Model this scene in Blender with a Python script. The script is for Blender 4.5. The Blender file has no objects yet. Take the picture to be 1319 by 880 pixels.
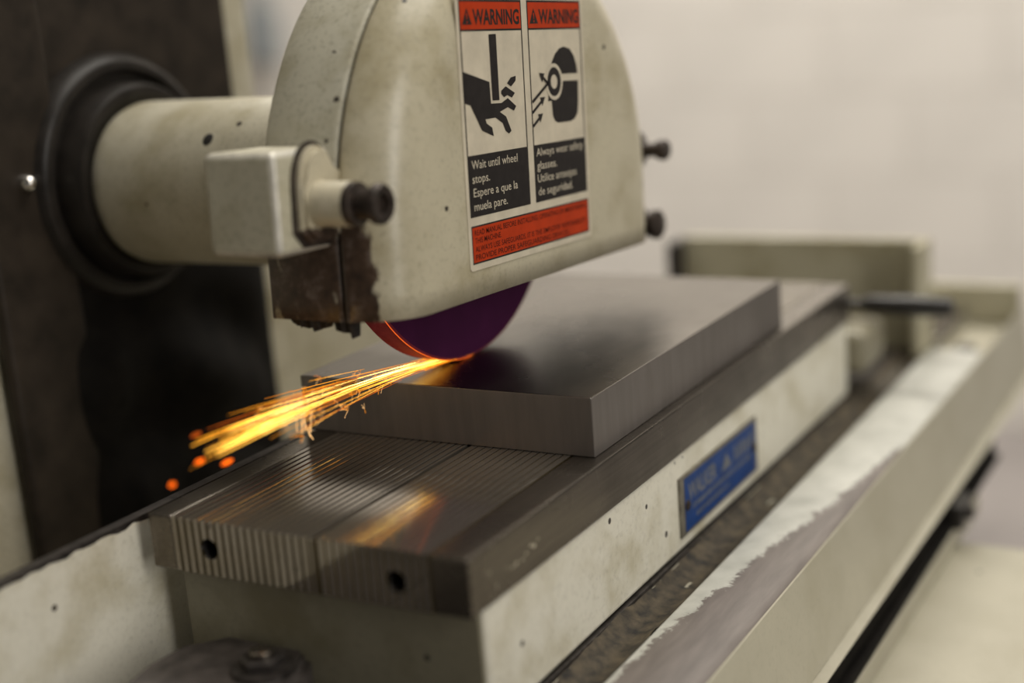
import bpy, bmesh, math, random
from mathutils import Vector, Matrix
random.seed(7)
# All lengths below are in decimetres; S turns them into metres.
S = 0.1
scene = bpy.context.scene
COL = scene.collection

# ------------------------------------------------------------------ camera, world, lights, exposure
cam_d = bpy.data.cameras.new('camera')
cam = bpy.data.objects.new('camera', cam_d); COL.objects.link(cam)
cam.location = (-3.9371*S, -2.5593*S, 1.9177*S)
cam.rotation_euler = (1.331633, 0.076971, -1.059520)
cam_d.sensor_width = 36.0
cam_d.lens = 1832.0/1319.0*36.0
cam_d.clip_start = 0.01
cam_d.dof.use_dof = True
cam_d.dof.focus_distance = 6.2*S
cam_d.dof.aperture_fstop = 2.6
scene.camera = cam

world = bpy.data.worlds.new('world'); scene.world = world; world.use_nodes = True
wb = world.node_tree.nodes['Background']
wb.inputs['Color'].default_value = (1.0, 0.94, 0.86, 1); wb.inputs['Strength'].default_value = 0.09

def area(name, loc, target, sx, sy, power, color):
    d = bpy.data.lights.new(name, 'AREA'); d.shape = 'RECTANGLE'; d.size = sx*S; d.size_y = sy*S
    d.energy = power; d.color = color
    o = bpy.data.objects.new(name, d); COL.objects.link(o)
    o.location = Vector(loc)*S
    o.rotation_euler = (Vector(target)-Vector(loc)).to_track_quat('-Z', 'Y').to_euler()
    return o
area('ceiling_lamp', (7, -5, 22), (2.5, 0, 0), 20, 16, 52, (1.0, 0.95, 0.86))
area('front_key_light', (-9, -28, 10), (1.5, 0.5, 1.5), 8, 26, 47, (1.0, 0.96, 0.90))  # unseen soft light added in front, stretched tall for the guard's edge highlight
area('wall_fill_light', (20, 10, 26), (30, 8, 2), 14, 6, 108, (1.0, 0.95, 0.87))  # unseen light added to brighten the block wall
scene.view_settings.view_transform = 'Standard'
scene.view_settings.look = 'None'
scene.view_settings.gamma = 1.0
scene.view_settings.use_curve_mapping = False
scene.view_settings.exposure = -0.08

# ------------------------------------------------------------------ materials
def new_mat(name):
    m = bpy.data.materials.new(name); m.use_nodes = True
    nt = m.node_tree; b = nt.nodes['Principled BSDF']
    return m, nt, b
def N(nt, typ, **kw):
    n = nt.nodes.new(typ)
    for k, v in kw.items(): setattr(n, k, v)
    return n
def coords(nt, scale=(1, 1, 1), loc=(0, 0, 0)):
    t = N(nt, 'ShaderNodeTexCoord'); mp = N(nt, 'ShaderNodeMapping')
    mp.inputs['Scale'].default_value = scale; mp.inputs['Location'].default_value = loc
    nt.links.new(t.outputs['Object'], mp.inputs['Vector']); return mp.outputs['Vector']
def noise(nt, vec, scale, detail=4, rough=0.55):
    n = N(nt, 'ShaderNodeTexNoise'); n.inputs['Scale'].default_value = scale
    n.inputs['Detail'].default_value = detail; n.inputs['Roughness'].default_value = rough
    nt.links.new(vec, n.inputs['Vector']); return n.outputs['Fac']
def ramp(nt, fac, stops):
    r = N(nt, 'ShaderNodeValToRGB'); e = r.color_ramp.elements
    e[0].position, e[0].color = stops[0][0], (*stops[0][1], 1)
    e[1].position, e[1].color = stops[-1][0], (*stops[-1][1], 1)
    for p, c in stops[1:-1]:
        q = e.new(p); q.color = (*c, 1)
    nt.links.new(fac, r.inputs['Fac']); return r.outputs['Color']
def mixc(nt, fac, a, b):
    m = N(nt, 'ShaderNodeMix', data_type='RGBA')
    for s, v in ((m.inputs[0], fac), (m.inputs[6], a), (m.inputs[7], b)):
        if isinstance(v, (int, float)): s.default_value = v
        elif isinstance(v, tuple): s.default_value = (*v, 1)
        else: nt.links.new(v, s)
    return m.outputs[2]
def math_(nt, op, a, b=0.0, clamp=False):
    m = N(nt, 'ShaderNodeMath', operation=op, use_clamp=clamp)
    for s, v in ((m.inputs[0], a), (m.inputs[1], b)):
        if isinstance(v, (int, float)): s.default_value = v
        else: nt.links.new(v, s)
    return m.outputs[0]
def bump(nt, b, h, strength, dist=0.0005):
    n = N(nt, 'ShaderNodeBump'); n.inputs['Strength'].default_value = strength; n.inputs['Distance'].default_value = dist
    nt.links.new(h, n.inputs['Height']); nt.links.new(n.outputs['Normal'], b.inputs['Normal'])
def plain(name, col, rough=0.5, metal=0.0, var=0.15, vs=150.0):
    m, nt, b = new_mat(name)
    v = coords(nt); f = noise(nt, v, vs)
    c = ramp(nt, f, [(0.3, tuple(x*(1-var) for x in col)), (0.7, tuple(min(1, x*(1+var)) for x in col))])
    nt.links.new(c, b.inputs['Base Color'])
    b.inputs['Roughness'].default_value = rough; b.inputs['Metallic'].default_value = metal
    return m
def paint(name, col, chips=0.5, rough=0.42, rust=None, grime=0.35, mottle=1.0):
    """machine enamel with stains, dark chips and, where rust = list of (cx,cy,cz,rx,ry,rz), worn-through brown patches"""
    m, nt, b = new_mat(name)
    v = coords(nt)
    big = noise(nt, v, 28, 5, 0.6); fine = noise(nt, v, 420, 3, 0.6)
    dirt = tuple(x*(1-(1-f)*mottle) for x, f in zip(col, (0.74, 0.71, 0.62)))
    lite = tuple(min(1, x*1.06) for x in col)
    c = ramp(nt, big, [(0.32, dirt), (0.52, col), (0.72, lite)])
    c = mixc(nt, math_(nt, 'MULTIPLY', ramp_f(nt, fine, 0.52, 0.75), grime), c, (0.16, 0.14, 0.10))
    # chips: sparse small dark spots
    vor = N(nt, 'ShaderNodeTexVoronoi'); vor.inputs['Scale'].default_value = 70
    nt.links.new(v, vor.inputs['Vector'])
    spot = math_(nt, 'LESS_THAN', vor.outputs['Distance'], 0.11)
    sel = math_(nt, 'GREATER_THAN', noise(nt, v, 55, 2), 0.63-0.08*chips)
    c = mixc(nt, math_(nt, 'MULTIPLY', spot, sel), c, (0.035, 0.028, 0.022))
    rgh = rough
    if rust:
        tot = None
        sep = N(nt, 'ShaderNodeSeparateXYZ'); nt.links.new(v, sep.inputs[0])
        for (cx, cy, cz, rx, ry, rz) in rust:
            d = None
            for o, (cc, rr) in enumerate(((cx, rx), (cy, ry), (cz, rz))):
                q = math_(nt, 'POWER', math_(nt, 'ABSOLUTE', math_(nt, 'DIVIDE', math_(nt, 'SUBTRACT', sep.outputs[o], cc*S), rr*S)), 4)
                d = q if d is None else math_(nt, 'ADD', d, q)
            g = math_(nt, 'SUBTRACT', 1.0, d, True)
            tot = g if tot is None else math_(nt, 'MAXIMUM', tot, g)
        nz = noise(nt, coords(nt, (1, 1, 0.4)), 95, 6, 0.65)
        mask = ramp_f(nt, math_(nt, 'ADD', math_(nt, 'MULTIPLY', tot, 0.55), math_(nt, 'MULTIPLY', nz, 0.9)), 0.80, 0.86)
        rc = ramp(nt, noise(nt, v, 130, 5, 0.7), [(0.30, (0.022, 0.014, 0.009)), (0.52, (0.06, 0.036, 0.022)), (0.70, (0.15, 0.12, 0.10))])
        c = mixc(nt, mask, c, rc)
    nt.links.new(c, b.inputs['Base Color'])
    b.inputs['Roughness'].default_value = rgh
    b.inputs['Specular IOR Level'].default_value = 0.45
    bump(nt, b, fine, 0.12, 0.0003)
    return m
def ramp_f(nt, f, lo, hi):
    r = N(nt, 'ShaderNodeMapRange'); r.inputs['From Min'].default_value = lo; r.inputs['From Max'].default_value = hi
    nt.links.new(f, r.inputs['Value']); return r.outputs['Result']
def steel(name, col, rough=0.3, streak=(20, 900, 900), metal=0.9, stain=0.5, dark=(0.05, 0.045, 0.04), sc=14, var=0.2, oil_reflection=None, bmp=0.10):
    m, nt, b = new_mat(name)
    v = coords(nt); vs = coords(nt, streak)
    s = noise(nt, vs, 1.0, 4, 0.6); bl = noise(nt, v, sc, 5, 0.6)
    c = ramp(nt, s, [(0.30, tuple(x*(1-var) for x in col)), (0.70, tuple(x*(1+var) for x in col))])
    c = mixc(nt, math_(nt, 'MULTIPLY', ramp_f(nt, bl, 0.48, 0.75), stain), c, dark)
    if oil_reflection:   # guard's dark reflection and oily smear painted in (cx, cy, rx, ry) in the plate's own frame
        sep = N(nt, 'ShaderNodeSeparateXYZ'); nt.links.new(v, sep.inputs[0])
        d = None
        for o_, (cc, rr) in enumerate(((oil_reflection[0], oil_reflection[2]), (oil_reflection[1], oil_reflection[3]))):
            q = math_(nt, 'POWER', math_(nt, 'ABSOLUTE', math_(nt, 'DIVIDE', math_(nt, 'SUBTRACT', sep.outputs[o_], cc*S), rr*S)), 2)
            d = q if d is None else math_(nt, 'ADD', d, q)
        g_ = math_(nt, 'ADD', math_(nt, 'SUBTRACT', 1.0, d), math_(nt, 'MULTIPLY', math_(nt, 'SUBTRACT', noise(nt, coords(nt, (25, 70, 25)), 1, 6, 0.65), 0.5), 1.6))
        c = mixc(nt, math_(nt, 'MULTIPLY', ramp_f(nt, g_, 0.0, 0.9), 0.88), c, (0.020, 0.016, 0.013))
    nt.links.new(c, b.inputs['Base Color'])
    b.inputs['Metallic'].default_value = metal
    r = math_(nt, 'ADD', math_(nt, 'MULTIPLY', ramp_f(nt, bl, 0.3, 0.8), 0.14), rough-0.05)
    nt.links.new(r, b.inputs['Roughness'])
    bump(nt, b, s, bmp, 0.0002)
    return m

M = {}
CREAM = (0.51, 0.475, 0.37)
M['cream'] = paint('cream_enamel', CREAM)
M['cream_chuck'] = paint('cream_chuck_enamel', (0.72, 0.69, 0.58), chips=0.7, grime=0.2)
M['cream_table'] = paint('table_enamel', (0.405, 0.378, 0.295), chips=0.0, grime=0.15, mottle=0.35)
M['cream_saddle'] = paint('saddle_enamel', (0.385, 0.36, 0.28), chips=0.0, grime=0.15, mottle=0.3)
M['cream_grimy_shaded'] = paint('grimy_shaded_enamel', (0.22, 0.20, 0.14), chips=0.8, grime=0.6)  # cream darkened for dirt and shade on the chuck's near end
M['guard_body'] = paint('guard_body_enamel', (0.47, 0.447, 0.355), chips=1.0, rust=[(-1.28, 0.45, -0.19, 0.30, 0.42, 0.26)], grime=0.5)
M['guard_cover'] = paint('guard_cover_enamel', (0.485, 0.440, 0.320), chips=1.3, rust=[(-1.26, 0.27, -0.17, 0.20, 0.22, 0.30)], grime=0.35, rough=0.29)
M['lug'] = paint('lug_enamel', (0.47, 0.44, 0.33), grime=0.5, chips=0.2)
M['ear'] = paint('ear_enamel', (0.50, 0.45, 0.33), grime=0.4, rust=[(-1.42, 0.24, -0.04, 0.20, 0.25, 0.10), (-1.52, 0.26, 0.13, 0.035, 0.2, 0.25)])
M['black_cover'] = plain('black_way_cover', (0.024, 0.018, 0.013), 0.55, 0, 0.4, 60)
M['black_ring'] = plain('black_ring_paint', (0.020, 0.017, 0.0145), 0.36, 0, 0.3, 90)
M['rubber'] = plain('black_rubber', (0.0065, 0.0055, 0.0045), 0.75, 0, 0.5, 60)
M['dark_steel'] = plain('oxidised_steel', (0.055, 0.048, 0.044), 0.42, 0.6, 0.5, 200)
M['clamp'] = plain('clamp_steel', (0.085, 0.073, 0.067), 0.45, 0.4, 0.4, 150)
M['bolt'] = plain('rusty_bolt', (0.045, 0.033, 0.026), 0.5, 0.5, 0.6, 300)
M['chrome'] = plain('bright_screw', (0.75, 0.72, 0.68), 0.2, 1.0, 0.05)
M['rail'] = steel('chuck_rail_steel', (0.165, 0.145, 0.122), 0.27, (20, 700, 700), stain=0.7, dark=(0.06, 0.05, 0.04))
M['brass'] = steel('chuck_brass_line', (0.13, 0.095, 0.035), 0.3, (18, 1500, 1500), stain=0.7, dark=(0.05, 0.04, 0.025))
M['strip'] = steel('chuck_pole_steel', (0.29, 0.262, 0.226), 0.09, (18, 1500, 1500), metal=0.8, bmp=0.02, stain=0.5, dark=(0.06, 0.05, 0.042))
M['spacer'] = steel('chuck_brass_spacer', (0.085, 0.066, 0.032), 0.42, (30, 900, 900), stain=0.9, dark=(0.012, 0.010, 0.009), sc=22)
M['work_side'] = steel('workpiece_side_steel', (0.235, 0.212, 0.195), 0.42, (160, 160, 14), metal=0.7, stain=0.5, dark=(0.13, 0.115, 0.10), var=0.10)
M['work_top'] = steel('workpiece_ground_steel', (0.135, 0.118, 0.100), 0.28, (14, 800, 800), stain=0.5, dark=(0.055, 0.045, 0.038), sc=10, oil_reflection=(-0.80, -0.22, 1.15, 0.62))
M['hole'] = plain('dark_hole', (0.012, 0.010, 0.009), 0.6)
M['dirt'] = plain('gutter_grime', (0.050, 0.038, 0.022), 0.7, 0, 0.9, 150)
M['wheel_side'] = plain('wheel_side_shade_purple', (0.062, 0.010, 0.046), 0.7, 0, 0.12, 60)  # maroon wheel's side turned dark purple to carry its shade
M['wheel_rim'] = plain('wheel_rim_maroon', (0.20, 0.030, 0.050), 0.7, 0, 0.12, 400)
M['white_print'] = plain('label_white', (0.56, 0.50, 0.385), 0.4, 0, 0.12, 80)
M['black_print'] = plain('label_black', (0.020, 0.017, 0.016), 0.42, 0, 0.2, 200)
M['red_print'] = plain('label_red', (0.42, 0.036, 0.005), 0.42, 0, 0.12, 120)
M['darkred_print'] = plain('label_dark_on_red', (0.045, 0.008, 0.005), 0.45)
M['blue_print'] = plain('nameplate_blue', (0.006, 0.040, 0.17), 0.4, 0, 0.25, 200)
M['plate_metal'] = plain('nameplate_metal', (0.22, 0.20, 0.16), 0.4, 0.6, 0.3, 200)
M['plate_print'] = plain('nameplate_lettering', (0.14, 0.15, 0.17), 0.4, 0.3, 0.3, 300)
M['worn_edge'] = plain('worn_paint_edge', (0.56, 0.53, 0.46), 0.3, 0.2, 0.3, 120)
M['olive'] = paint('olive_enamel', (0.43, 0.40, 0.29), chips=0.0, grime=0.15)
M['handle'] = plain('black_handle', (0.014, 0.012, 0.011), 0.4)
M['block'] = plain('painted_block', (0.70, 0.665, 0.615), 0.7, 0, 0.05, 3)
M['mortar'] = plain('painted_mortar', (0.64, 0.61, 0.56), 0.8, 0, 0.05, 6)
M['concrete'] = plain('concrete_floor', (0.27, 0.245, 0.235), 0.6, 0, 0.2, 4)
M['conduit'] = plain('grey_box_paint', (0.22, 0.24, 0.25), 0.5, 0, 0.1, 10)
for k_ in ('black_cover', 'rubber', 'black_ring'):
    M[k_].node_tree.nodes['Principled BSDF'].inputs['Specular IOR Level'].default_value = 0.22
M['rubber'].node_tree.nodes['Principled BSDF'].inputs['Specular IOR Level'].default_value = 0.12
for k_ in ('black_print', 'red_print', 'darkred_print', 'wheel_side', 'wheel_rim'):
    M[k_].node_tree.nodes['Principled BSDF'].inputs['Specular IOR Level'].default_value = 0.12
M['blue_print'].node_tree.nodes['Principled BSDF'].inputs['Specular IOR Level'].default_value = 0.15
M['swarf'] = plain('swarf_dark', (0.020, 0.016, 0.013), 0.85, 0, 0.6, 500)

# table lip: white paint worn off to grey metal along a ragged edge that runs with the length
m, nt, b = new_mat('worn_table_lip'); v = coords(nt); sp = N(nt, 'ShaderNodeSeparateXYZ'); nt.links.new(v, sp.inputs[0])
edge = math_(nt, 'ADD', math_(nt, 'MULTIPLY', sp.outputs[0], -0.1167), -0.1030)       # worn edge (y) as it wanders along x, metres
dd = math_(nt, 'SUBTRACT', sp.outputs[1], edge)
nz = math_(nt, 'SUBTRACT', noise(nt, coords(nt, (1, 0.8, 1)), 70, 11, 0.85), 0.5)
msk = ramp_f(nt, math_(nt, 'ADD', dd, math_(nt, 'MULTIPLY', nz, 0.034)), -0.0008, 0.0008)
grey = ramp(nt, noise(nt, coords(nt, (30, 200, 200)), 1, 5), [(0.3, (0.10, 0.083, 0.074)), (0.7, (0.165, 0.14, 0.126))])
wht = ramp(nt, noise(nt, v, 60, 5), [(0.3, (0.37, 0.37, 0.33)), (0.6, (0.49, 0.487, 0.44))])
nt.links.new(mixc(nt, msk, grey, wht), b.inputs['Base Color']); b.inputs['Roughness'].default_value = 0.4
M['lip'] = m

# sparks: glowing steel particles, ten heat levels plus two dull ones
def hot(t):
    return (1.0+7.0*t*t, 0.19+0.8*t+5.0*t**3, 0.01+1.8*t**4)
SPARK = []
for k in range(10): SPARK.append(hot(k/9))
SPARK += [(1.1, 0.62, 0.25), (1.1, 0.17, 0.025), (1.9, 0.26, 0.012), (0.45, 0.075, 0.008)]
SPARK_M = []
for k, c in enumerate(SPARK):
    m, nt, b = new_mat('glowing_spark'); nt.nodes.remove(b)
    em = N(nt, 'ShaderNodeEmission'); em.inputs['Color'].default_value = (*c, 1); em.inputs['Strength'].default_value = 1.0
    nt.links.new(em.outputs[0], nt.nodes['Material Output'].inputs['Surface']); SPARK_M.append(m)

# ------------------------------------------------------------------ builders
ORG = {}
def root(name, loc, label, cat, group=None, rot=None, kind=None):
    o = bpy.data.objects.new(name, None); COL.objects.link(o); o.empty_display_size = 0.02
    o.location = Vector(loc)*S
    if rot: o.rotation_euler = rot
    o['label'] = label; o['category'] = cat
    if group: o['group'] = group
    if kind: o['kind'] = kind
    ORG[o] = Vector(loc); return o
def link(name, bm, mat, parent=None, smooth=None, loc=None):
    """bmesh in decimetres (world) -> one object; local to its thing's origin"""
    org = ORG.get(parent, Vector(loc) if loc else Vector((0, 0, 0)))
    bmesh.ops.recalc_face_normals(bm, faces=bm.faces) if bm.faces else None
    for v_ in bm.verts: v_.co = (v_.co-org)*S
    me = bpy.data.meshes.new(name); bm.to_mesh(me); bm.free()
    for mm in (mat if isinstance(mat, (list, tuple)) else [mat]): me.materials.append(M[mm] if isinstance(mm, str) else mm)
    if smooth is not None:
        me.shade_smooth()
        me.set_sharp_from_angle(angle=math.radians(smooth))
    o = bpy.data.objects.new(name, me); COL.objects.link(o)
    if parent: o.parent = parent
    elif loc: o.location = Vector(loc)*S
    ORG[o] = org
    return o
def box(bm, x0, x1, y0, y1, z0, z1, bev=0.0, seg=1):
    r = bmesh.ops.create_cube(bm, size=1.0)
    vs = r['verts']
    for v_ in vs:
        v_.co = Vector(((x0+x1)/2+v_.co.x*(x1-x0), (y0+y1)/2+v_.co.y*(y1-y0), (z0+z1)/2+v_.co.z*(z1-z0)))
    if bev:
        es = list({e for v_ in vs for e in v_.link_edges})
        bmesh.ops.bevel(bm, geom=es, offset=bev, segments=seg, profile=0.5, affect='EDGES')
    return bm
def wn(o):
    md = o.modifiers.new('weighted', 'WEIGHTED_NORMAL'); md.keep_sharp = True; md.weight = 100
def bxo(name, mat, parent, *a, bev=0.01, seg=2, loc=None, smooth=35):
    bm = bmesh.new(); box(bm, *a, bev=bev, seg=seg)
    o = link(name, bm, mat, parent, smooth if bev else None, loc)
    if bev: wn(o)
    return o
def lathe(bm, prof, c, axis='Y', n=48, close=False):
    """prof: (t along axis, radius); c: a point on the axis"""
    rings = []
    for t, r in prof:
        ring = []
        for k in range(n):
            a = 2*math.pi*k/n
            if axis == 'Y': co = (c[0]+r*math.cos(a), t, c[2]+r*math.sin(a))
            elif axis == 'Z': co = (c[0]+r*math.cos(a), c[1]+r*math.sin(a), t)
            else: co = (t, c[1]+r*math.cos(a), c[2]+r*math.sin(a))
            ring.append(bm.verts.new(co))
        rings.append(ring)
    for A, B in zip(rings, rings[1:]):
        for k in range(n): bm.faces.new((A[k], A[(k+1) % n], B[(k+1) % n], B[k]))
    if not close:
        bm.faces.new(rings[0]); bm.faces.new(rings[-1])
    else:
        A, B = rings[-1], rings[0]
        for k in range(n): bm.faces.new((A[k], A[(k+1) % n], B[(k+1) % n], B[k]))
    return bm
def lat(name, mat, parent, prof, c, axis='Y', n=48, smooth=40, close=False, loc=None):
    return link(name, lathe(bmesh.new(), prof, c, axis, n, close), mat, parent, smooth, loc)
def prism_x(bm, prof, x0, x1):
    """closed (y,z) profile swept along x"""
    A = [bm.verts.new((x0, y, z)) for y, z in prof]; B = [bm.verts.new((x1, y, z)) for y, z in prof]
    n = len(prof)
    for k in range(n): bm.faces.new((A[k], A[(k+1) % n], B[(k+1) % n], B[k]))
    bm.faces.new(A); bm.faces.new(B[::-1]); return bm
def cut(o, cutters):
    """boolean difference applied to the mesh; the cutters are removed again"""
    for cb in cutters:
        me = bpy.data.meshes.new('cutter')
        for v_ in cb.verts: v_.co = (v_.co-ORG[o])*S
        cb.to_mesh(me); cb.free()
        co = bpy.data.objects.new('cutter', me); COL.objects.link(co); co.parent = o.parent
        md = o.modifiers.new('cut', 'BOOLEAN'); md.object = co; md.solver = 'EXACT'; md.operation = 'DIFFERENCE'
        bpy.context.view_layer.update()
        ev = o.evaluated_get(bpy.context.evaluated_depsgraph_get())
        nm = bpy.data.meshes.new_from_object(ev)
        o.modifiers.clear(); o.data = nm
        bpy.data.objects.remove(co); bpy.data.meshes.remove(me)

# ------------------------------------------------------------------ the place: floor and block wall
fl = bmesh.new(); box(fl, -30, 34, -40, 40, -9.6, -9.0)
fo = link('floor', fl, 'concrete'); fo['kind'] = 'structure'; fo['label'] = 'dull grey concrete workshop floor under the machine'; fo['category'] = 'floor'
wl = bmesh.new(); box(wl, 30.02, 31, -12, 40, -9, 24)
wo = link('wall_right', wl, 'mortar'); wo['kind'] = 'structure'; wo['label'] = 'pale painted concrete block wall far behind the machine'; wo['category'] = 'wall'
bb = bmesh.new(); box(bb, 29.97, 30.2, -1.985, 1.985, -0.985, 0.985, bev=0.02)
for v_ in bb.verts: v_.co = (v_.co-Vector((30, 0, 0)))*S
bme = bpy.data.meshes.new('block'); bb.to_mesh(bme); bb.free(); bme.materials.append(M['block'])
for r in range(16):
    for c in range(13):
        yy = -10+4*c+(2 if r % 2 else 0)
        if yy-2 < -12 or yy+2 > 40.1: continue
        o = bpy.data.objects.new('block', bme); COL.objects.link(o); o.parent = wo
        o.location = (30*S, yy*S, (-8+2*r)*S)
wb_ = bmesh.new(); box(wb_, -30, 30, 36, 37, -9, 24)
wo2 = link('wall_back', wb_, 'mortar'); wo2['kind'] = 'structure'; wo2['label'] = 'pale painted wall behind the machine column'; wo2['category'] = 'wall'
eb = root('electrical_box', (29.9, 24.75, 0.5), 'small grey electrical box on the block wall beside the column', 'electrical box')
bxo('housing', 'conduit', eb, 29.3, 29.965, 24.35, 25.15, 0.5, 2.1, bev=0.06)
bxo('housing_lid', 'conduit', eb, 29.24, 29.31, 24.42, 25.08, 0.58, 2.02, bev=0.03)
lat('conduit_pipe', 'conduit', eb, [(2.05, 0.20), (9.0, 0.20)], (29.7, 24.75, 0), 'Z', 16)

# ------------------------------------------------------------------ machine column with black way cover
SX, SZ = 1.677, 1.13
cr = root('grinder_column', (1.6, 3.8, -9.0), 'cream grinder column with black way cover and round spindle housing', 'machine column')
bxo('column_casting', 'cream', cr, -1.2, 3.03, 3.16, 6.0, -9.0, 5.5, bev=0.12, seg=3)
bxo('column_base', 'cream', cr, 2.5, 4.4, 3.22, 6.0, -9.0, 0.78, bev=0.1, seg=3)
cp = bxo('cover_plate', 'black_cover', cr, 0.75, 2.70, 3.10, 3.17, 0.55, 5.0, bev=0.02)
bxo('cover_strip', 'black_cover', cr, 0.72, 1.24, 3.03, 3.12, -1.9, 5.0, bev=0.035, seg=3)
sc = lat('screw', 'chrome', cr, [(3.04, 0.045), (2.99, 0.042), (2.965, 0.026), (2.958, 0.008)], (0.97, 0, 1.20), n=20)
# hanging rubber cover with folds below the boss
bm = bmesh.new(); nx, nz_ = 46, 60; g = []
for j in range(nz_+1):
    row = []
    for i in range(nx+1):
        u, w = i/nx, j/nz_
        x = 1.10+1.60*u; z = 0.98-3.1*w
        fold = 0.030*math.sin(9*w*3.1+3.0*math.sin(2.6*u+1.0))+0.022*math.sin(17*w+7*u)+0.02*math.sin(11*u-4*w)
        e_ = min(1, 6*u, 6*(1-u))*min(1, 5*w)
        y = 3.085-0.10*e_*min(1, 2.2*w)+fold*e_*(0.9+0.9*math.exp(-w*1.6))
        row.append(bm.verts.new((x, y, z)))
    g.append(row)
for j in range(nz_):
    for i in range(nx): bm.faces.new((g[j][i], g[j][i+1], g[j+1][i+1], g[j+1][i]))
rb = link('rubber_apron', bm, 'rubber', cr, 60)
sd = rb.modifiers.new('thick', 'SOLIDIFY'); sd.thickness = 0.004
lat('boss_ring', 'black_ring', cr, [(3.12, 0.66), (3.06, 0.66), (3.0, 0.63), (2.975, 0.60), (2.98, 0.565), (3.02, 0.55), (3.02, 0.50)], (SX, 0, SZ), n=72, smooth=50)
lat('inner_ring', 'black_ring', cr, [(3.06, 0.52), (2.90, 0.515), (2.865, 0.495), (2.86, 0.46), (2.88, 0.44)], (SX, 0, SZ-0.02), n=72, smooth=50)

# ------------------------------------------------------------------ wheel head
wh = cr
sh = lat('spindle_housing', 'cream', wh, [(2.88, 0.41), (2.84, 0.422), (2.80, 0.425), (1.34, 0.420), (1.325, 0.412)], (SX, 0, 1.10), n=96)
lat('housing_collar', 'cream', wh, [(1.33, 0.405), (1.31, 0.425), (1.22, 0.43), (1.20, 0.42)], (SX, 0, 1.10), n=96)
# oil hole on the upper left of the housing
a = math.radians(143)
hx, hz = SX+0.42*math.cos(a), 1.10+0.42*math.sin(a)
bm = bmesh.new(); lathe(bm, [(-0.06, 0.034), (0.001, 0.034), (0.004, 0.028)], (0, 0, 0), 'Z', 24)
bmesh.ops.rotate(bm, verts=bm.verts, matrix=Matrix.Rotation(math.radians(90)-a, 3, 'Y'))
bmesh.ops.translate(bm, verts=bm.verts, vec=(hx, 2.14, hz))
link('oil_hole_plug', bm, 'hole', wh, 40)

# ------------------------------------------------------------------ grinding wheel
WY0, WY1, WZ, WR = 0.935, 1.062, 1.186, 0.922
gw = root('grinding_disc', (SX, WY0, WZ), 'maroon grinding wheel with side coloured dark purple for shade, showing below the cream guard', 'grinding disc')
lat('wheel_disc', ['wheel_side'], gw, [(WY0, 0.26), (WY0, WR-0.012), (WY1, WR-0.012), (WY1, 0.26)], (SX, 0, WZ), n=128, close=True)
lat('wheel_rim', ['wheel_rim'], gw, [(WY0+0.001, WR-0.02), (WY0+0.001, WR-0.004), (WY0+0.008, WR), (WY1-0.006, WR), (WY1-0.001, WR-0.006), (WY1-0.001, WR-0.02)], (SX, 0, WZ), n=128, close=True)
lat('wheel_flange', ['dark_steel'], gw, [(WY0-0.1, 0.30), (WY0-0.02, 0.34), (WY1+0.02, 0.34), (WY1+0.12, 0.30)], (SX, 0, WZ), n=48)

# ------------------------------------------------------------------ wheel guard (its own frame leans 2.7 degrees)
GC = Vector((1.79, 0.55, 1.0)); GR = 1.27; GB = 0.645
gd = root('wheel_guard', GC, 'rounded cream wheel guard with red and black warning label', 'wheel guard', rot=(0, math.radians(2.7), 0))
def gpath(r, n=44, rb=0.0):
    pts = [(-r, GB), (-r, GB+0.10), (-r, GB+0.22), (-r, 1.0)]
    for k in range(1, n): a = math.pi*(1-k/n); pts.append((r*math.cos(a), 1.0+r*math.sin(a)))
    pts += [(r, 1.0), (r, GB+0.22), (r, GB+0.10), (r, GB)]
    return pts
def gshell(name, rings, mat, cap_front=False, cap_back=False, thick=0.05):
    bm = bmesh.new(); R_ = []
    for y, ins in rings:
        R_.append([bm.verts.new((GC.x+u, y, z)) for u, z in gpath(GR-ins)])
    for A, B in zip(R_, R_[1:]):
        for k in range(len(A)-1): bm.faces.new((A[k], A[k+1], B[k+1], B[k]))
    for cap, ring in ((cap_front, R_[-1]), (cap_back, R_[0])):
        if cap:
            n = len(ring)
            for k in range(n//2-1):
                bm.faces.new((ring[k], ring[k+1], ring[n-2-k], ring[n-1-k]))
            if n % 2: bm.faces.new((ring[n//2-1], ring[n//2], ring[n//2+1]))
    bmesh.ops.recalc_face_normals(bm, faces=bm.faces)
    # outward test on a crown vertex
    f = max(bm.faces, key=lambda f: f.calc_center_median().z)
    if f.normal.z < 0: bmesh.ops.reverse_faces(bm, faces=bm.faces)
    org = ORG[gd]
    for v_ in bm.verts: v_.co = (v_.co-org)*S
    me = bpy.data.meshes.new(name); bm.to_mesh(me); bm.free(); me.materials.append(M[mat]); me.shade_smooth()
    me.set_sharp_from_angle(angle=math.radians(40))
    o = bpy.data.objects.new(name, me); COL.objects.link(o); o.parent = gd; ORG[o] = org
    sd = o.modifiers.new('wall', 'SOLIDIFY'); sd.thickness = thick*S; sd.offset = -1
    return o
gshell('guard_body', [(1.19, 0.03), (1.175, 0.008), (1.16, 0.0), (0.835, 0.0), (0.822, 0.004), (0.812, 0.016)], 'guard_body', cap_back=True)
FR = 0.25
rings = [(0.806, 0.016), (0.796, 0.003), (0.785, 0.0)]
for k in range(1, 13):
    a = math.pi/2*k/12; rings.append((0.80-FR*math.sin(a), FR*(1-math.cos(a))))
gshell('guard_cover', rings, 'guard_cover', cap_front=True)
gasket = gshell('seam_gasket', [(0.83, 0.018), (0.79, 0.018)], 'dark_steel', thick=0.02)
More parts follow.
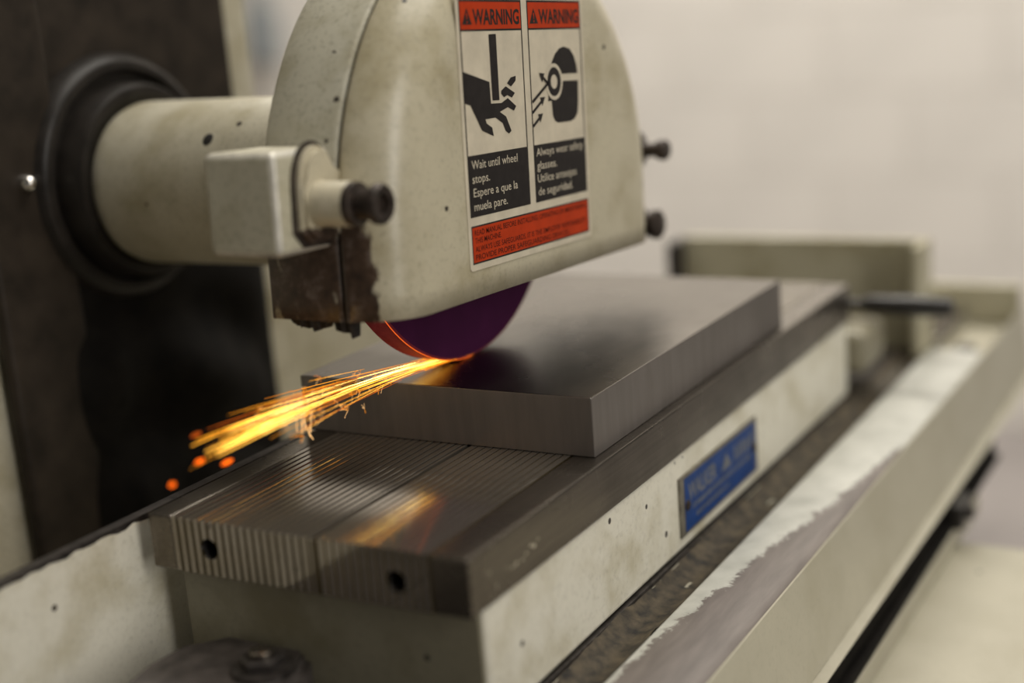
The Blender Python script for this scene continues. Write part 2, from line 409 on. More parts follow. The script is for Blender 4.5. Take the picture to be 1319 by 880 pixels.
# lug block on the guard body
lb = bxo('lug_block', ['lug', 'worn_edge'], gd, 0.200, 0.56, 0.840, 1.190, 0.945, 1.345, bev=0.034, seg=4)
for f in lb.data.polygons:
    f.material_index = 1 if max(abs(c_) for c_ in f.normal) < 0.93 else 0
# ear of the cover with its boss and clamping bolt
bm = bmesh.new()
prof = []
for k in range(13): a = math.pi*k/12; prof.append((0.430+0.115*math.cos(a), 1.19+0.165*math.sin(a)))
prof = [(0.56, 0.98), (0.56, 1.20)] + prof[1:] + [(0.31, 1.04), (0.36, 0.985)]
A = [bm.verts.new((x, 0.845, z)) for x, z in prof]; B = [bm.verts.new((x, 0.795, z)) for x, z in prof]
for k in range(len(prof)): bm.faces.new((A[k], A[(k+1) % len(prof)], B[(k+1) % len(prof)], B[k]))
bm.faces.new(A); bm.faces.new(B[::-1])
bmesh.ops.bevel(bm, geom=[e for e in bm.edges if all(abs(v_.co.y-0.795) < 1e-5 for v_ in e.verts)], offset=0.02, segments=2, affect='EDGES')
link('cover_ear', bm, 'ear', gd, 40)
bm = bmesh.new()
gp = [(0.43+(x-0.43)*1.17-0.006, 1.17+(z-1.17)*1.10) for x, z in prof]
A = [bm.verts.new((x, 0.842, z)) for x, z in gp]; B = [bm.verts.new((x, 0.834, z)) for x, z in gp]
for k in range(len(gp)): bm.faces.new((A[k], A[(k+1) % len(gp)], B[(k+1) % len(gp)], B[k]))
bm.faces.new(A); bm.faces.new(B[::-1])
link('grime_line', bm, 'bolt', gd)
def boltset(x, z, y0, y1, y2, r=0.088):
    bo = lat('bolt_boss', 'ear', gd, [(y0, r*1.08), (y0-0.02, r), (y1+0.012, r), (y1, r*0.93)], (x, 0, z), n=32)
    lat('bolt_washer', 'bolt', gd, [(y1+0.005, r*0.97), (y1-0.025, r*0.95), (y1-0.03, r*0.84)], (x, 0, z), n=28)
    o = lat('bolt_head', 'bolt', gd, [(y1-0.02, r*0.66), (y2+0.04, r*0.70), (y2+0.035, r*0.88), (y2+0.012, r*0.90), (y2, r*0.80), (y2+0.004, r*0.46), (y2+0.03, r*0.42), (y2+0.03, 0.004)], (x, 0, z), n=28, smooth=45)
boltset(0.415, 1.130, 0.80, 0.640, 0.50)
# the two clamp bolts on the other end of the guard
def farbolt(x, z, y1, y2, r1, r2):
    lat('clamp_washer', 'bolt', gd, [(y1+0.06, r1), (y1, r1*0.98), (y1-0.015, r1*0.8)], (x, 0, z), n=24)
    lat('clamp_screw', 'bolt', gd, [(y1, r2*0.75), (y2+0.06, r2*0.7), (y2+0.055, r2), (y2+0.015, r2*1.04), (y2, r2*0.8)], (x, 0, z), n=24, smooth=45)
bxo('clamp_lug', 'lug', gd, 3.03, 3.30, 0.76, 1.12, 0.98, 1.30, bev=0.04, seg=3)
farbolt(3.185, 1.105, 0.715, 0.545, 0.105, 0.055)
bxo('clamp_lug', 'lug', gd, 3.03, 3.28, 0.76, 1.12, 0.655, 0.88, bev=0.04, seg=3)
farbolt(3.165, 0.700, 0.71, 0.59, 0.105, 0.078)

# ---- warning label on the guard face (a part; its panels and print are sub-parts)
LY = 0.5495
def flat(name, polys, mat, parent, lift, thick=0.0):
    """polys in guard (u, dz) coordinates, laid on the front face"""
    bm = bmesh.new()
    for P in polys:
        vs = [bm.verts.new((GC.x+u, LY-lift, GC.z+z)) for u, z in P]
        es = [bm.edges.new((vs[k], vs[(k+1) % len(vs)])) for k in range(len(vs))]
        bmesh.ops.triangle_fill(bm, edges=es, use_beauty=True)
    if thick:
        r = bmesh.ops.extrude_face_region(bm, geom=bm.faces[:])
        for g_ in r['geom']:
            if isinstance(g_, bmesh.types.BMVert): g_.co.y += thick
    else:
        for f in bm.faces:
            f.normal_update()
            if f.normal.y > 0: f.normal_flip()
        org = ORG[parent]
        for v_ in bm.verts: v_.co = (v_.co-org)*S
        me = bpy.data.meshes.new(name); bm.to_mesh(me); bm.free(); me.materials.append(M[mat])
        o = bpy.data.objects.new(name, me); COL.objects.link(o); o.parent = parent; ORG[o] = org; return o
    return link(name, bm, mat, parent)
def rect(u0, u1, z0, z1): return [(u0, z0), (u1, z0), (u1, z1), (u0, z1)]
def rrect(u0, u1, z0, z1, r=0.02):
    P = []
    for cx, cz, a0 in ((u1-r, z0+r, -90), (u1-r, z1-r, 0), (u0+r, z1-r, 90), (u0+r, z0+r, 180)):
        for k in range(5): a = math.radians(a0+22.5*k); P.append((cx+r*math.cos(a), cz+r*math.sin(a)))
    return P
def textmesh(s, bold=0.0):
    cu = bpy.data.curves.new('t', 'FONT'); cu.body = s; cu.size = 1.0; cu.offset = bold; cu.resolution_u = 3
    ob = bpy.data.objects.new('t', cu); COL.objects.link(ob); bpy.context.view_layer.update()
    ev = ob.evaluated_get(bpy.context.evaluated_depsgraph_get()); me = ev.to_mesh()
    V = [tuple(v_.co[:2]) for v_ in me.vertices]; F = [tuple(p_.vertices) for p_ in me.polygons]
    ev.to_mesh_clear(); bpy.data.objects.remove(ob); bpy.data.curves.remove(cu)
    return V, F
CAP = 0.729
def text_obj(name, s, mat, parent, place, x0, x1, base, cap, bold=0.0, width=None):
    """lettering from x0 to x1 (or natural width scaled), baseline and cap height given"""
    V, F = textmesh(s, bold)
    a, b_ = min(v_[0] for v_ in V), max(v_[0] for v_ in V)
    kx = (x1-x0)/(b_-a); kz = cap/CAP
    org = ORG[parent]
    vs = [tuple((place(x0+(v_[0]-a)*kx, base+v_[1]*kz)-org)*S) for v_ in V]
    me = bpy.data.meshes.new(name); me.from_pydata(vs, [], F); me.update(); me.materials.append(M[mat])
    o = bpy.data.objects.new(name, me); COL.objects.link(o); o.parent = parent; ORG[o] = org
    return o
def onguard(lift): return lambda u, z: Vector((GC.x+u, LY-lift, GC.z+z))
lab = flat('warning_label', [rrect(-0.712, 0.432, -0.235, 0.915)], 'white_print', gd, 0.003, thick=0.003)
lab['label'] = 'cream safety sticker with red headers and pictograms'
E1, E2, E3 = 0.0036, 0.0042, 0.0048
def frame(u0, u1, z0, z1, t):
    return [rect(u0, u1, z0, z0+t), rect(u0, u1, z1-t, z1), rect(u0, u0+t, z0+t, z1-t), rect(u1-t, u1, z0+t, z1-t)]
for (u0, u1) in ((-0.688, -0.163), (-0.112, 0.408)):
    flat('panel_border', frame(u0, u1, -0.010, 0.886, 0.009), 'black_print', lab, E1)
    flat('header_panel', [rect(u0+0.009, u1-0.009, 0.765, 0.877)], 'red_print', lab, E1)
    flat('header_rule', [rect(u0+0.009, u1-0.009, 0.757, 0.765)], 'black_print', lab, E1)
    flat('text_panel', [rect(u0+0.009, u1-0.009, -0.001, 0.248)], 'black_print', lab, E1)
    tx = u0+0.022
    flat('warning_triangle', [[(tx, 0.784), (tx+0.078, 0.784), (tx+0.039, 0.852)]], 'black_print', lab, E2)
    flat('exclamation_mark', [[(tx+0.034, 0.830), (tx+0.037, 0.804), (tx+0.041, 0.804), (tx+0.044, 0.830)], rect(tx+0.035, tx+0.043, 0.790, 0.798)], 'red_print', lab, E3)
    text_obj('header_lettering', 'WARNING', 'black_print', lab, onguard(E2), tx+0.086, u1-0.022, 0.785, 0.064, bold=0.03)
# crushed hand pictogram
flat('blade_pictogram', [[(-0.457, 0.743), (-0.395, 0.744), (-0.394, 0.465), (-0.453, 0.466)]], 'black_print', lab, E2)
HAND = [(-0.679, 0.594), (-0.471, 0.545), (-0.467, 0.454), (-0.379, 0.452), (-0.321, 0.47), (-0.251, 0.432), (-0.272, 0.413), (-0.325, 0.431), (-0.397, 0.415), (-0.344, 0.392), (-0.304, 0.328), (-0.327, 0.317), (-0.355, 0.332), (-0.376, 0.366), (-0.436, 0.393), (-0.521, 0.391), (-0.513, 0.373), (-0.469, 0.353), (-0.459, 0.316), (-0.554, 0.346), (-0.637, 0.455), (-0.679, 0.464)]
flat('hand_pictogram', [HAND], 'black_print', lab, E2)
flat('finger_pictogram', [[(-0.373, 0.505), (-0.334, 0.521), (-0.256, 0.489), (-0.285, 0.47), (-0.324, 0.483), (-0.353, 0.475), (-0.377, 0.491)]], 'black_print', lab, E2)
flat('finger_pictogram', [[(-0.321, 0.533), (-0.286, 0.557), (-0.241, 0.562), (-0.245, 0.541), (-0.287, 0.518)]], 'black_print', lab, E2)
# head with goggles pictogram
flat('head_pictogram', [[(0.082, 0.574), (0.102, 0.611), (0.138, 0.648), (0.182, 0.671), (0.225, 0.678), (0.284, 0.668), (0.324, 0.636), (0.346, 0.596), (0.356, 0.553), (0.187, 0.555), (0.14, 0.60)],
     [(0.206, 0.522), (0.358, 0.519), (0.352, 0.424), (0.341, 0.369), (0.312, 0.344), (0.267, 0.333), (0.139, 0.334), (0.107, 0.345), (0.09, 0.369), (0.084, 0.438), (0.048, 0.436), (0.058, 0.47), (0.14, 0.46)]], 'black_print', lab, E2)
def circ(cx, cz, r, n=28): return [(cx+r*math.cos(2*math.pi*k/n), cz+r*math.sin(2*math.pi*k/n)) for k in range(n)]
flat('goggle_gap', [circ(0.115, 0.522, 0.083)], 'white_print', lab, E3)
flat('goggle_ring', [circ(0.115, 0.522, 0.066)], 'black_print', lab, E3+0.0005)
flat('goggle_lens', [circ(0.112, 0.522, 0.032)], 'white_print', lab, E3+0.001)
def arrow(p, q, head=True, w=0.007):
    d = Vector((q[0]-p[0], q[1]-p[1])); L = d.length; d /= L; n_ = Vector((-d.y, d.x)); h = 0.045 if head else 0
    P0 = Vector(p); P1 = P0+d*(L-h)
    out = [[tuple(P0+n_*w), tuple(P0-n_*w), tuple(P1-n_*w), tuple(P1+n_*w)]]
    if head: out.append([tuple(P1+n_*w*3.2), tuple(P1-n_*w*3.2), tuple(Vector(q))])
    return out
flat('bounce_arrow', arrow((-0.101, 0.441), (0.062, 0.521), False)+arrow((0.055, 0.515), (-0.028, 0.567)), 'black_print', lab, E3+0.0014)
flat('flying_arrow', arrow((-0.103, 0.393), (0.022, 0.458)), 'black_print', lab, E2)
flat('flying_arrow', arrow((-0.103, 0.333), (-0.005, 0.385)), 'black_print', lab, E2)
for s, x0, x1, bz in (('Wait until wheel', -0.656, -0.264, 0.191), ('stops.', -0.656, -0.512, 0.132), ('Espere a que la', -0.653, -0.274, 0.074), ('muela pare.', -0.653, -0.371, 0.0155)):
    text_obj('advice_lettering', s, 'white_print', lab, onguard(E2), x0, x1, bz, 0.038, bold=0.0)
for s, x0, x1, bz in (('Always wear safety', -0.086, 0.378, 0.197), ('glasses.', -0.086, 0.106, 0.137), ('Utilice anteojos', -0.086, 0.300, 0.079), ('de seguridad.', -0.084, 0.256, 0.0195)):
    text_obj('advice_lettering', s, 'white_print', lab, onguard(E2), x0, x1, bz, 0.038, bold=0.0)
flat('notice_border', frame(-0.688, 0.411, -0.208, -0.046, 0.007), 'black_print', lab, E1)
flat('notice_panel', [rect(-0.681, 0.404, -0.201, -0.053)], 'red_print', lab, E1)
for s, x1, bz in (('READ MANUAL BEFORE INSTALLING, OPERATING OR MAINTAINING', 0.385, -0.088), ('THIS MACHINE.', -0.440, -0.121), ('ALWAYS USE SAFEGUARDS. IT IS THE EMPLOYER RESPONSIBILITY', 0.38, -0.157), ('PROVIDE PROPER SAFEGUARDING DEVICES.', 0.20, -0.192)):
    text_obj('notice_lettering', s, 'darkred_print', lab, onguard(E2), -0.664, x1, bz, 0.025, bold=0.006)

# ------------------------------------------------------------------ swarf clump hanging under the guard
bm = bmesh.new(); rs = random.Random(3)
top, bot = [], []
nn = 26
for k in range(nn+1):
    t = k/nn; y = 1.13-0.33*t
    d = (0.004+0.055*abs(math.sin(4.6*t+0.3))*t**0.6+rs.uniform(0, 0.022))*(1 if 0 < k < nn else 0.1)
    x = 0.57+rs.uniform(-0.012, 0.012)
    for side, o_ in ((0, -0.02), (1, 0.05)):
        top.append(bm.verts.new((x+o_, y, 0.712))); bot.append(bm.verts.new((x+o_*0.6+0.01, y+rs.uniform(-0.01, 0.01), 0.695-d)))
for k in range(nn):
    a0, a1, b0, b1 = 2*k, 2*k+1, 2*k+2, 2*k+3
    bm.faces.new((top[a0], top[b0], bot[b0], bot[a0])); bm.faces.new((top[a1], bot[a1], bot[b1], top[b1]))
    bm.faces.new((top[a0], top[a1], top[b1], top[b0])); bm.faces.new((bot[a0], bot[b0], bot[b1], bot[a1]))
bm.faces.new((top[0], bot[0], bot[1], top[1])); bm.faces.new((top[-2], top[-1], bot[-1], bot[-2]))
sw = link('grinding_swarf', bm, 'swarf', None, None, (0.57, 0.93, 0.70))
sw['label'] = 'ragged dark clump of swarf hanging under the rusty guard corner'; sw['category'] = 'swarf'

# ------------------------------------------------------------------ magnetic chuck
CL, CW, CT = 4.66, 1.52, 0.233
ch = root('magnetic_chuck', (CL/2, CW/2, -0.715), 'magnetic chuck with striped steel top, cream sides and blue nameplate', 'magnetic chuck')
bxo('chuck_body', 'cream_chuck', ch, 0.10, CL-0.03, 0.012, CW-0.05, -0.715, -CT+0.004, bev=0.03, seg=3)
bxo('end_grime_shade', 'cream_grimy_shaded', ch, 0.085, 0.11, 0.03, CW-0.07, -0.70, -CT+0.002, bev=0.006)  # thin sheet added, its colour holding the end face's dirt and shade
fr = bxo('front_rail', 'rail', ch, 0, CL, 0.0, 0.165, -CT, 0, bev=0.012, seg=2)
br = bxo('back_rail', 'rail', ch, 0, CL, 1.395, CW, -CT, 0, bev=0.010, seg=2)
hole_pos = [(0.268, 0), (0.0, 0)]
PITCH = (1.395-0.165)/32
strips = []
def strip_mesh(w, zt, bev, mat):
    bm = bmesh.new(); box(bm, -CL/2, CL/2, -w/2, w/2, -CT, zt, bev=bev, seg=1)
    for v_ in bm.verts: v_.co *= S
    me = bpy.data.meshes.new('pole_strip'); bm.to_mesh(me); bm.free(); me.materials.append(M[mat]); return me
sm = strip_mesh(PITCH*0.75, 0.0, 0.003, 'strip'); pm = strip_mesh(PITCH*0.25, -0.012, 0.0, 'spacer')
sm2 = strip_mesh(PITCH*0.80, 0.0, 0.002, 'strip'); pm2 = strip_mesh(PITCH*0.20, -0.003, 0.0, 'brass')
pmid = strip_mesh(PITCH*0.60, -0.016, 0.0, 'spacer'); smid = strip_mesh(PITCH*0.40, 0.0, 0.002, 'strip')
HOLES = [(1.208, -0.118), (0.318, -0.128)]
holed = {}
for k in range(32):
    yc = 0.165+PITCH*(k+0.5)
    if k == 13: pair = (('pole_strip', smid, yc+PITCH*0.30), ('brass_spacer', pmid, yc-PITCH*0.20))
    elif k < 13: pair = (('pole_strip', sm2, yc+PITCH*0.10), ('brass_spacer', pm2, yc-PITCH*0.40))
    else: pair = (('pole_strip', sm, yc+PITCH*0.125), ('brass_spacer', pm, yc-PITCH*0.375))
    for nm, me, y in pair:
        near = any(abs(y-hy) < 0.075 for hy, hz in HOLES)
        o = bpy.data.objects.new(nm, me.copy() if near else me); COL.objects.link(o); o.parent = ch
        o.location = ((CL/2-CL/2)*S, (y-CW/2)*S, 0.715*S)
        if near:
            # thread hole: shorten nothing, bore it
            for hy, hz in HOLES:
                if abs(y-hy) < 0.075:
                    c_ = bmesh.new(); lathe(c_, [(-0.3, 0.044), (0.16, 0.044)], (0, hy, hz), 'X', 24)
                    bmesh.ops.recalc_face_normals(c_, faces=c_.faces)
                    ORG[o] = Vector((CL/2, y, 0.0))
                    me2 = bpy.data.meshes.new('cutter')
                    for v_ in c_.verts: v_.co = (v_.co-Vector((CL/2, CW/2, -0.715)))*S
                    c_.to_mesh(me2); c_.free()
                    co = bpy.data.objects.new('cutter', me2); COL.objects.link(co); co.parent = ch
                    md = o.modifiers.new('cut', 'BOOLEAN'); md.object = co; md.solver = 'EXACT'; md.operation = 'DIFFERENCE'
                    bpy.context.view_layer.update()
                    ev = o.evaluated_get(bpy.context.evaluated_depsgraph_get())
                    nmz = bpy.data.meshes.new_from_object(ev); o.modifiers.clear(); o.data = nmz
                    bpy.data.objects.remove(co); bpy.data.meshes.remove(me2)
for hy, hz in HOLES:
    lat('hole_bush', 'hole', ch, [(0.012, 0.0445), (0.012, 0.040), (0.15, 0.038), (0.15, 0.0445)], (0, hy, hz), 'X', 24, close=True)
bm = bmesh.new(); rs = random.Random(4)
for (x, z) in ((0.509, -0.115), (0.475, -0.13), (0.45, -0.12), (0.412, -0.137), (0.38, -0.15), (0.332, -0.146), (0.302, -0.149), (0.26, -0.135), (0.181, -0.174), (0.136, -0.104)):
    r = rs.uniform(0.005, 0.011)
    bm.faces.new([bm.verts.new((x+r*rs.uniform(0.6, 1.3)*math.cos(2*math.pi*k/7), -0.0008, z+r*rs.uniform(0.6, 1.3)*math.sin(2*math.pi*k/7))) for k in range(7)])
nk = link('worn_stamping', bm, 'chrome', fr); nk['kind'] = 'stuff'
# nameplate on the front side
npl = bxo('nameplate', 'plate_metal', ch, 1.875, 2.925, 0.000, 0.014, -0.645, -0.345, bev=0.006)
npl['label'] = 'blue metal nameplate with grey lettering'
def onplate(lift): return lambda x, z: Vector((x, -lift, z))
def pflat(name, polys, mat, lift):
    bm = bmesh.new()
    for P in polys: bm.faces.new([bm.verts.new((x, -lift, z)) for x, z in P])
    return link(name, bm, mat, npl)
pflat('blue_field', [rect(1.925, 2.885, -0.628, -0.362)], 'blue_print', 0.0012)
text_obj('maker_lettering', 'WALKER', 'plate_print', npl, onplate(0.002), 1.97, 2.33, -0.485, 0.085, bold=0.03)
pflat('emblem', [[(2.40, -0.485), (2.54, -0.485), (2.47, -0.405)]], 'plate_print', 0.002)
rs = random.Random(12)
def worn_line(x0, x1, z, h, w):          # print too worn to read: rows of short strokes
    P = []; x = x0
    while x < x1:
        ww = w*rs.uniform(0.5, 1.3); P.append(rect(x, min(x+ww, x1), z, z+h*rs.uniform(0.75, 1.0))); x += ww+w*rs.uniform(0.35, 0.9)
    pflat('worn_lettering', P, 'plate_print', 0.002)
worn_line(2.58, 2.84, -0.485, 0.085, 0.024)
worn_line(2.02, 2.80, -0.540, 0.030, 0.018)
worn_line(2.06, 2.50, -0.590, 0.026, 0.016)
for x in (1.955, 2.865):
    lat('rivet', 'bolt', npl, [(0.0, 0.026), (-0.008, 0.024), (-0.014, 0.012)], (x, 0, -0.50), 'Y', 16)
# on/off lever at the far end
bxo('switch_box', 'cream_grimy_shaded', ch, CL-0.035, 5.12, -0.10, 0.42, -0.58, -0.31, bev=0.06, seg=4)
lat('lever_shaft', 'handle', ch, [(0.30, 0.030), (-0.05, 0.032)], (4.98, 0, -0.205), 'Y', 20)
lat('lever_grip', 'handle', ch, [(0.02, 0.035), (-0.02, 0.058), (-0.30, 0.066), (-0.52, 0.064), (-0.565, 0.045)], (4.98, 0, -0.205), 'Y', 28)
bxo('lever_hub', 'handle', ch, 4.90, 5.03, 0.12, 0.32, -0.36, -0.15, bev=0.03)

# ------------------------------------------------------------------ steel plate being ground
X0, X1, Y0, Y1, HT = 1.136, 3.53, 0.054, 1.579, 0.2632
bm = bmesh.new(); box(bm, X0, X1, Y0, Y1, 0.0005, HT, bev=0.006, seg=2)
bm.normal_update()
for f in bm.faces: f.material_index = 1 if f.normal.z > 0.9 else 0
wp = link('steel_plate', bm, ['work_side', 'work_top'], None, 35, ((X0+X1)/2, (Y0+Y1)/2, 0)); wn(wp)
wp['label'] = 'thick grey steel plate lying on the chuck under the wheel'; wp['category'] = 'steel plate'

# ------------------------------------------------------------------ machine table with front lip and splash plates
tb = root('machine_table', (2.5, 0.6, -1.25), 'long cream machine table with worn front lip carrying the chuck', 'machine table')
bm = bmesh.new()
prism_x(bm, [(1.70, -0.74), (0.0, -0.74), (-0.01, -0.79), (-0.19, -0.79), (-0.19, -0.86), (-0.57, -0.86), (-0.640, -1.19), (-0.645, -1.215), (-0.70, -1.235), (-0.60, -1.30), (1.9, -1.30), (1.9, -0.74)], -3.2, 7.3)
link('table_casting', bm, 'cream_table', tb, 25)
bm = bmesh.new()
lipp = [(-0.19, -0.87)]
for k in range(7): a = math.radians(180-90*k/6); lipp.append((-0.19-0.03-0.03*math.cos(a), -0.755+0.035*math.sin(a)))
for k in range(1, 9): t = k/9; lipp.append((-0.22-0.34*t, -0.72+0.012*math.sin(math.pi*t)))
lipp += [(-0.566, -0.722), (-0.576, -0.730), (-0.577, -0.87)]
prism_x(bm, lipp, -3.2, 5.85)
link('front_lip', bm, 'lip', tb, 40)
bm = bmesh.new()
prism_x(bm, [(-0.5765, -0.722), (-0.582, -0.727), (-0.645, -1.19), (-0.650, -1.212), (-0.62, -1.24), (-0.5775, -0.86)], -3.2, 7.32)
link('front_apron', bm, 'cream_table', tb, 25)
bxo('table_top', 'dark_steel', tb, -3.2, 5.9, 0.002, 1.60, -0.76, -0.7175, bev=0.01)
# grime lying in the gutter
bm = bmesh.new(); rs = random.Random(5); rows = []
for i in range(221):
    x = -1.6+0.04*i
    rows.append([bm.verts.new((x, yy, -0.775+rs.uniform(-0.006, 0.006)+0.008*math.sin(i*0.21)+e)) for yy, e in ((0.005, 0.045), (-0.04, 0.01), (-0.09, -0.005), (-0.14, 0.0), (-0.188, 0.03))])
for A, B in zip(rows, rows[1:]):
    for k in range(4): bm.faces.new((A[k], A[k+1], B[k+1], B[k]))
gr = link('gutter_grime', bm, 'dirt', tb, 60); gr['kind'] = 'stuff'
# back plate
bk = bxo('back_plate', 'cream_chuck', tb, -3.2, 4.9, 1.62, 1.67, -0.74, -0.052, bev=0.008)
bm = bmesh.new(); rs = random.Random(9); rows = []
for i in range(180):
    x = -3.2+8.1*i/179; d = 0.012+0.016*rs.random()
    rows.append([bm.verts.new((x, 1.6185, -0.046-d)), bm.verts.new((x, 1.6185, -0.046)), bm.verts.new((x, 1.672, -0.046)), bm.verts.new((x, 1.672, -0.07))])
for A, B in zip(rows, rows[1:]):
    for k in range(3): bm.faces.new((A[k], A[k+1], B[k+1], B[k]))
link('bare_edge', bm, 'dark_steel', bk)
# end splash guard and trough end block
bxo('end_splash_guard', 'olive', tb, 5.95, 6.05, -0.12, 1.66, -0.76, 0.040, bev=0.02)
bxo('splash_guard_flange', 'olive', tb, 5.70, 6.07, -0.175, -0.115, -0.76, 0.035, bev=0.015)
bxo('splash_guard_edge', 'dark_steel', tb, 5.80, 6.09, 1.655, 1.74, -0.76, 0.015, bev=0.01)
bxo('trough_end_block', 'olive', tb, 7.18, 7.28, -0.570, 0.13, -0.88, -0.54, bev=0.02)
bxo('lip_stop', 'dark_steel', tb, 5.86, 6.0, -0.50, -0.36, -0.87, -0.70, bev=0.02)

# ------------------------------------------------------------------ saddle and machine base in front
sa = root('machine_saddle', (2.0, 0.6, -9.0), 'cream machine saddle and pedestal below the front of the table', 'machine saddle')
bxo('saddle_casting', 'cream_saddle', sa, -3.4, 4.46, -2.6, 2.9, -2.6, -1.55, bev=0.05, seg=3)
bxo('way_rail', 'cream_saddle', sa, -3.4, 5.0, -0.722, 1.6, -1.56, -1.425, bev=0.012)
bxo('pedestal', 'cream', sa, -2.6, 4.2, -1.4, 2.9, -9.0, -2.59, bev=0.08)
bxo('way_wiper', 'rubber', sa, -3.4, 5.75, -0.665, 1.5, -1.427, -1.303, bev=0.004)
bxo('wiper_lip', 'rubber', sa, -3.4, 5.70, -0.715, -0.66, -1.428, -1.385, bev=0.012)
st = root('travel_stop', (4.42, -0.72, -1.35), 'small black travel stop clipped in the slot under the table front', 'travel stop')
bxo('stop_block', 'handle', st, 4.30, 4.58, -0.765, -0.66, -1.43, -1.27, bev=0.02)
lat('stop_screw', 'dark_steel', st, [(-0.76, 0.045), (-0.795, 0.044), (-0.805, 0.03)], (4.44, 0, -1.35), 'Y', 20)

# ------------------------------------------------------------------ stop clamp against the near end of the chuck
cl = root('toe_clamp', (-0.30, 1.0, -0.72), 'dark steel clamp with hex bolt at the near end of the chuck', 'clamp')
bm = bmesh.new()
pts = [(-0.95, 0.72), (-0.95, 1.22), (-0.30, 1.36), (-0.10, 1.34), (0.06, 1.20), (0.06, 0.80), (-0.12, 0.70)]
A = [bm.verts.new((x, y, -0.716)) for x, y in pts]; B = [bm.verts.new((x, y, -0.50)) for x, y in pts]
for k in range(len(pts)): bm.faces.new((A[k], A[(k+1) % len(pts)], B[(k+1) % len(pts)], B[k]))
bm.faces.new(A[::-1]); bm.faces.new(B)
bmesh.ops.bevel(bm, geom=bm.edges[:], offset=0.04, segments=3, affect='EDGES')
link('clamp_body', bm, 'clamp', cl, 40)
BX, BY = -0.16, 0.86
lat('bolt_washer', 'dark_steel', cl, [(-0.505, 0.125), (-0.482, 0.125), (-0.478, 0.11)], (BX, BY, 0), 'Z', 32)
lat('hex_bolt', 'dark_steel', cl, [(-0.48, 0.088), (-0.445, 0.088), (-0.438, 0.078)], (BX, BY, 0), 'Z', 6, smooth=20)
lat('bolt_shank', 'rail', cl, [(-0.44, 0.050), (-0.418, 0.050), (-0.412, 0.040)], (BX, BY, 0), 'Z', 24)

# ------------------------------------------------------------------ sparks
def tube(vs, fs, cs, pts, rad, col, n=5):
    """col: heat level (one, or one per point); cs collects one material index per face"""
    base = len(vs); L = len(pts)
    lev = lambda i: col[i] if isinstance(col, list) else col
    for i, P in enumerate(pts):
        d = (pts[min(i+1, L-1)]-pts[max(i-1, 0)]).normalized()
        s1 = d.cross(Vector((0, 0.3, 1))).normalized(); s2 = d.cross(s1)
        r = rad[i] if isinstance(rad, list) else rad
        for k in range(n):
            a = 2*math.pi*k/n; vs.append(P+(s1*math.cos(a)+s2*math.sin(a))*r)
    for i in range(L-1):
        for k in range(n):
            fs.append((base+i*n+k, base+i*n+(k+1) % n, base+(i+1)*n+(k+1) % n, base+(i+1)*n+k)); cs.append(lev(i))
    fs.append(tuple(base+k for k in range(n))); fs.append(tuple(base+(L-1)*n+k for k in reversed(range(n))))
    cs += [lev(0), lev(L-1)]
def spark_obj(name, vs, fs, cs, org):
    me = bpy.data.meshes.new(name); me.from_pydata([tuple((v_-Vector(org))*S) for v_ in vs], [], fs)
    for mm in SPARK_M: me.materials.append(mm)
    me.polygons.foreach_set('material_index', cs); me.update()
    o = bpy.data.objects.new(name, me); COL.objects.link(o); o.location = Vector(org)*S
    return o
def heat(t): return int(max(0, min(9, round(9*t))))
rs = random.Random(21)
ORI = Vector((1.66, 1.0, 0.268))
def path(y0, a, b, c, s): return Vector((1.66-s, y0+b*s, 0.268+a*s-c*s*s))
vs, fs, cs = [], [], []
for i in range(62):
    y0 = rs.uniform(0.935, 1.05); w = rs.gauss(0, 1)
    a = 0.115+0.022*w; b = rs.gauss(0.0, 0.045); c = rs.gauss(0.031, 0.009)
    s0 = rs.choice((0.0, 0.0, rs.uniform(0, 1.2), rs.uniform(0.1, 1.4))); ln = rs.uniform(0.35, 1.1)
    s1 = min(s0+ln, 1.86-rs.random()**2*0.5)
    if s1-s0 < 0.12: continue
    n = 10; pts = [path(y0, a, b, c, s0+(s1-s0)*k/(n-1)) for k in range(n)]
    h = rs.random()**1.6
    r0 = 0.0007+0.0012*rs.random()**2
    rad = [max(0.0005, r0*min(1.0, 0.3+k*0.35, (n-k)*0.45)) for k in range(n)]
    col = [heat(h*(0.55+0.45*math.sin(math.pi*(k+0.5)/n))) for k in range(n)]
    tube(vs, fs, cs, pts, rad, col)
# the dense root of the stream at the contact line
for i in range(16):
    y0 = rs.uniform(0.935, 1.06); a = rs.gauss(0.105, 0.018); s1 = rs.uniform(0.15, 0.45)
    pts = [path(y0, a, rs.gauss(0, 0.01), 0.03, s1*k/5-0.02) for k in range(6)]
    tube(vs, fs, cs, pts, 0.0015, [heat(0.25*k/5) for k in range(6)])
# the thick bright outer end of the stream
for i in range(13):
    y0 = rs.uniform(0.95, 1.05); a = rs.gauss(0.114, 0.008); b = rs.gauss(0, 0.03); s0 = rs.uniform(1.0, 1.35); s1 = rs.uniform(1.55, 1.88)
    pts = [path(y0, a, b, 0.031, s0+(s1-s0)*k/7) for k in range(8)]; h = rs.uniform(0.45, 0.9)
    tube(vs, fs, cs, pts, [0.0006, 0.0010, 0.0014, 0.0018, 0.0021, 0.0022, 0.0021, 0.0014], [heat(h-0.02*k) for k in range(8)])
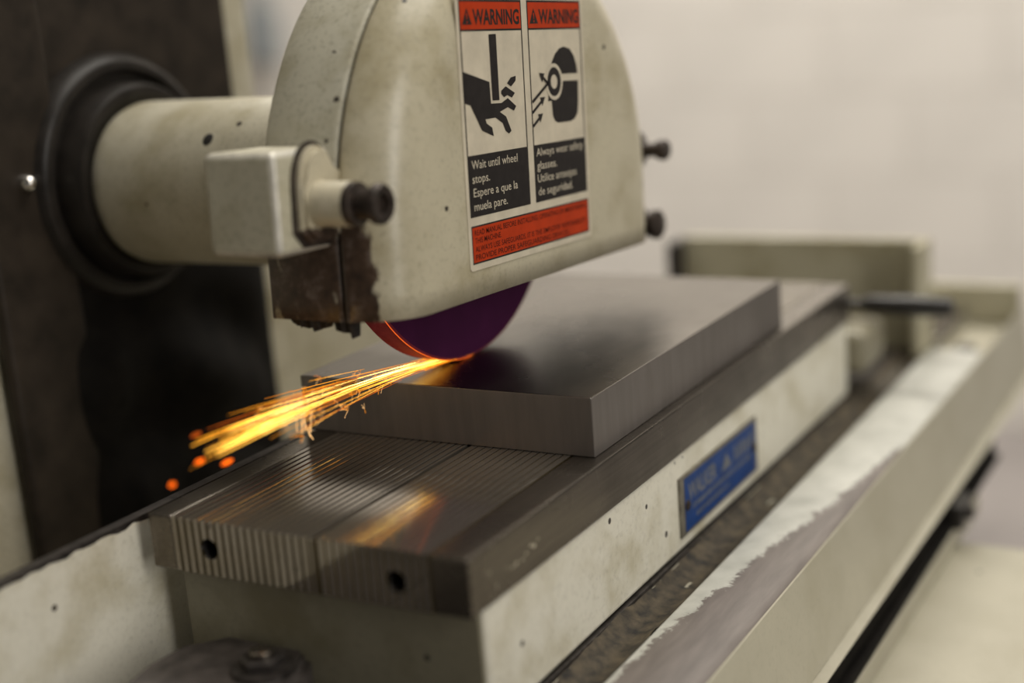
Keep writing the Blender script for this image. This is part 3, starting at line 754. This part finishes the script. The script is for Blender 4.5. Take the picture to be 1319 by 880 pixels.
# bursting forks along the stream
for i in range(75):
    s = rs.choice((rs.uniform(0.5, 1.5), rs.gauss(1.22, 0.10))); y0 = rs.uniform(0.93, 1.07); w = rs.gauss(0, 1.5)
    P = path(y0, 0.112+0.022*w, rs.gauss(0, 0.04), 0.03, s)
    for k in range(rs.randint(2, 5)):
        d = Vector((rs.gauss(-0.6, 0.6), rs.gauss(0, 0.6), rs.gauss(-0.1, 0.8))).normalized()
        L = rs.uniform(0.010, 0.042); Q = P+d*L+Vector((0, 0, rs.uniform(-.008, .008)))
        tube(vs, fs, cs, [P, (P+Q)/2+Vector((0, 0, 0.003)), Q], [0.0006, 0.0008, 0.0010], rs.choice((10, 10, 1, 2)), n=4)
for px in range(7):
    P = path(1.0, 0.075+rs.gauss(0, 0.012), 0.0, 0.03, 1.22+rs.uniform(-0.05, 0.08))
    Q = P+Vector((rs.uniform(-0.03, 0.05), 0, -rs.uniform(0.04, 0.10)))
    tube(vs, fs, cs, [P, Q], [0.001, 0.0026], 10, n=5)
# glowing grit carried round the front edge of the rim
arc = [Vector((SX+(WR+0.001)*math.cos(math.radians(d)), WY0+0.006, WZ+(WR+0.001)*math.sin(math.radians(d)))) for d in range(214, 269, 3)]
tube(vs, fs, cs, arc, 0.0020, 11, n=6)
ss = spark_obj('spark_stream', vs, fs, cs, ORI)
ss['kind'] = 'stuff'; ss['label'] = 'stream of glowing orange sparks flying off the wheel'; ss['category'] = 'sparks'
for (x, y, z, L, lab_) in ((-0.36, 1.0, 0.300, 0.030, 'single orange ember furthest out along the spark stream'),
                     (-0.205, 1.0, 0.338, 0.050, 'orange ember just below the outer tip of the sparks'),
                     (-0.06, 1.0, 0.287, 0.065, 'orange ember under the spark stream near the chuck corner'),
                     (-0.10, 1.10, 0.40, 0.060, 'faint orange ember above the outer tip of the sparks')):
    vs, fs, cs = [], [], []
    P = Vector((x+L/2, y, z+L*0.0)); Q = Vector((x-L/2, y, z-L*0.02))
    hh = 12 if 'faint' not in lab_ else 13
    pts = [P.lerp(Q, k/7) for k in range(8)]
    tube(vs, fs, cs, pts, [0.002, 0.006, 0.008, 0.009, 0.009, 0.008, 0.006, 0.002], hh, n=10)
    o = spark_obj('ember', vs, fs, cs, (x, y, z))
    o['label'] = lab_; o['category'] = 'ember'; o['group'] = 'loose embers past the spark stream'
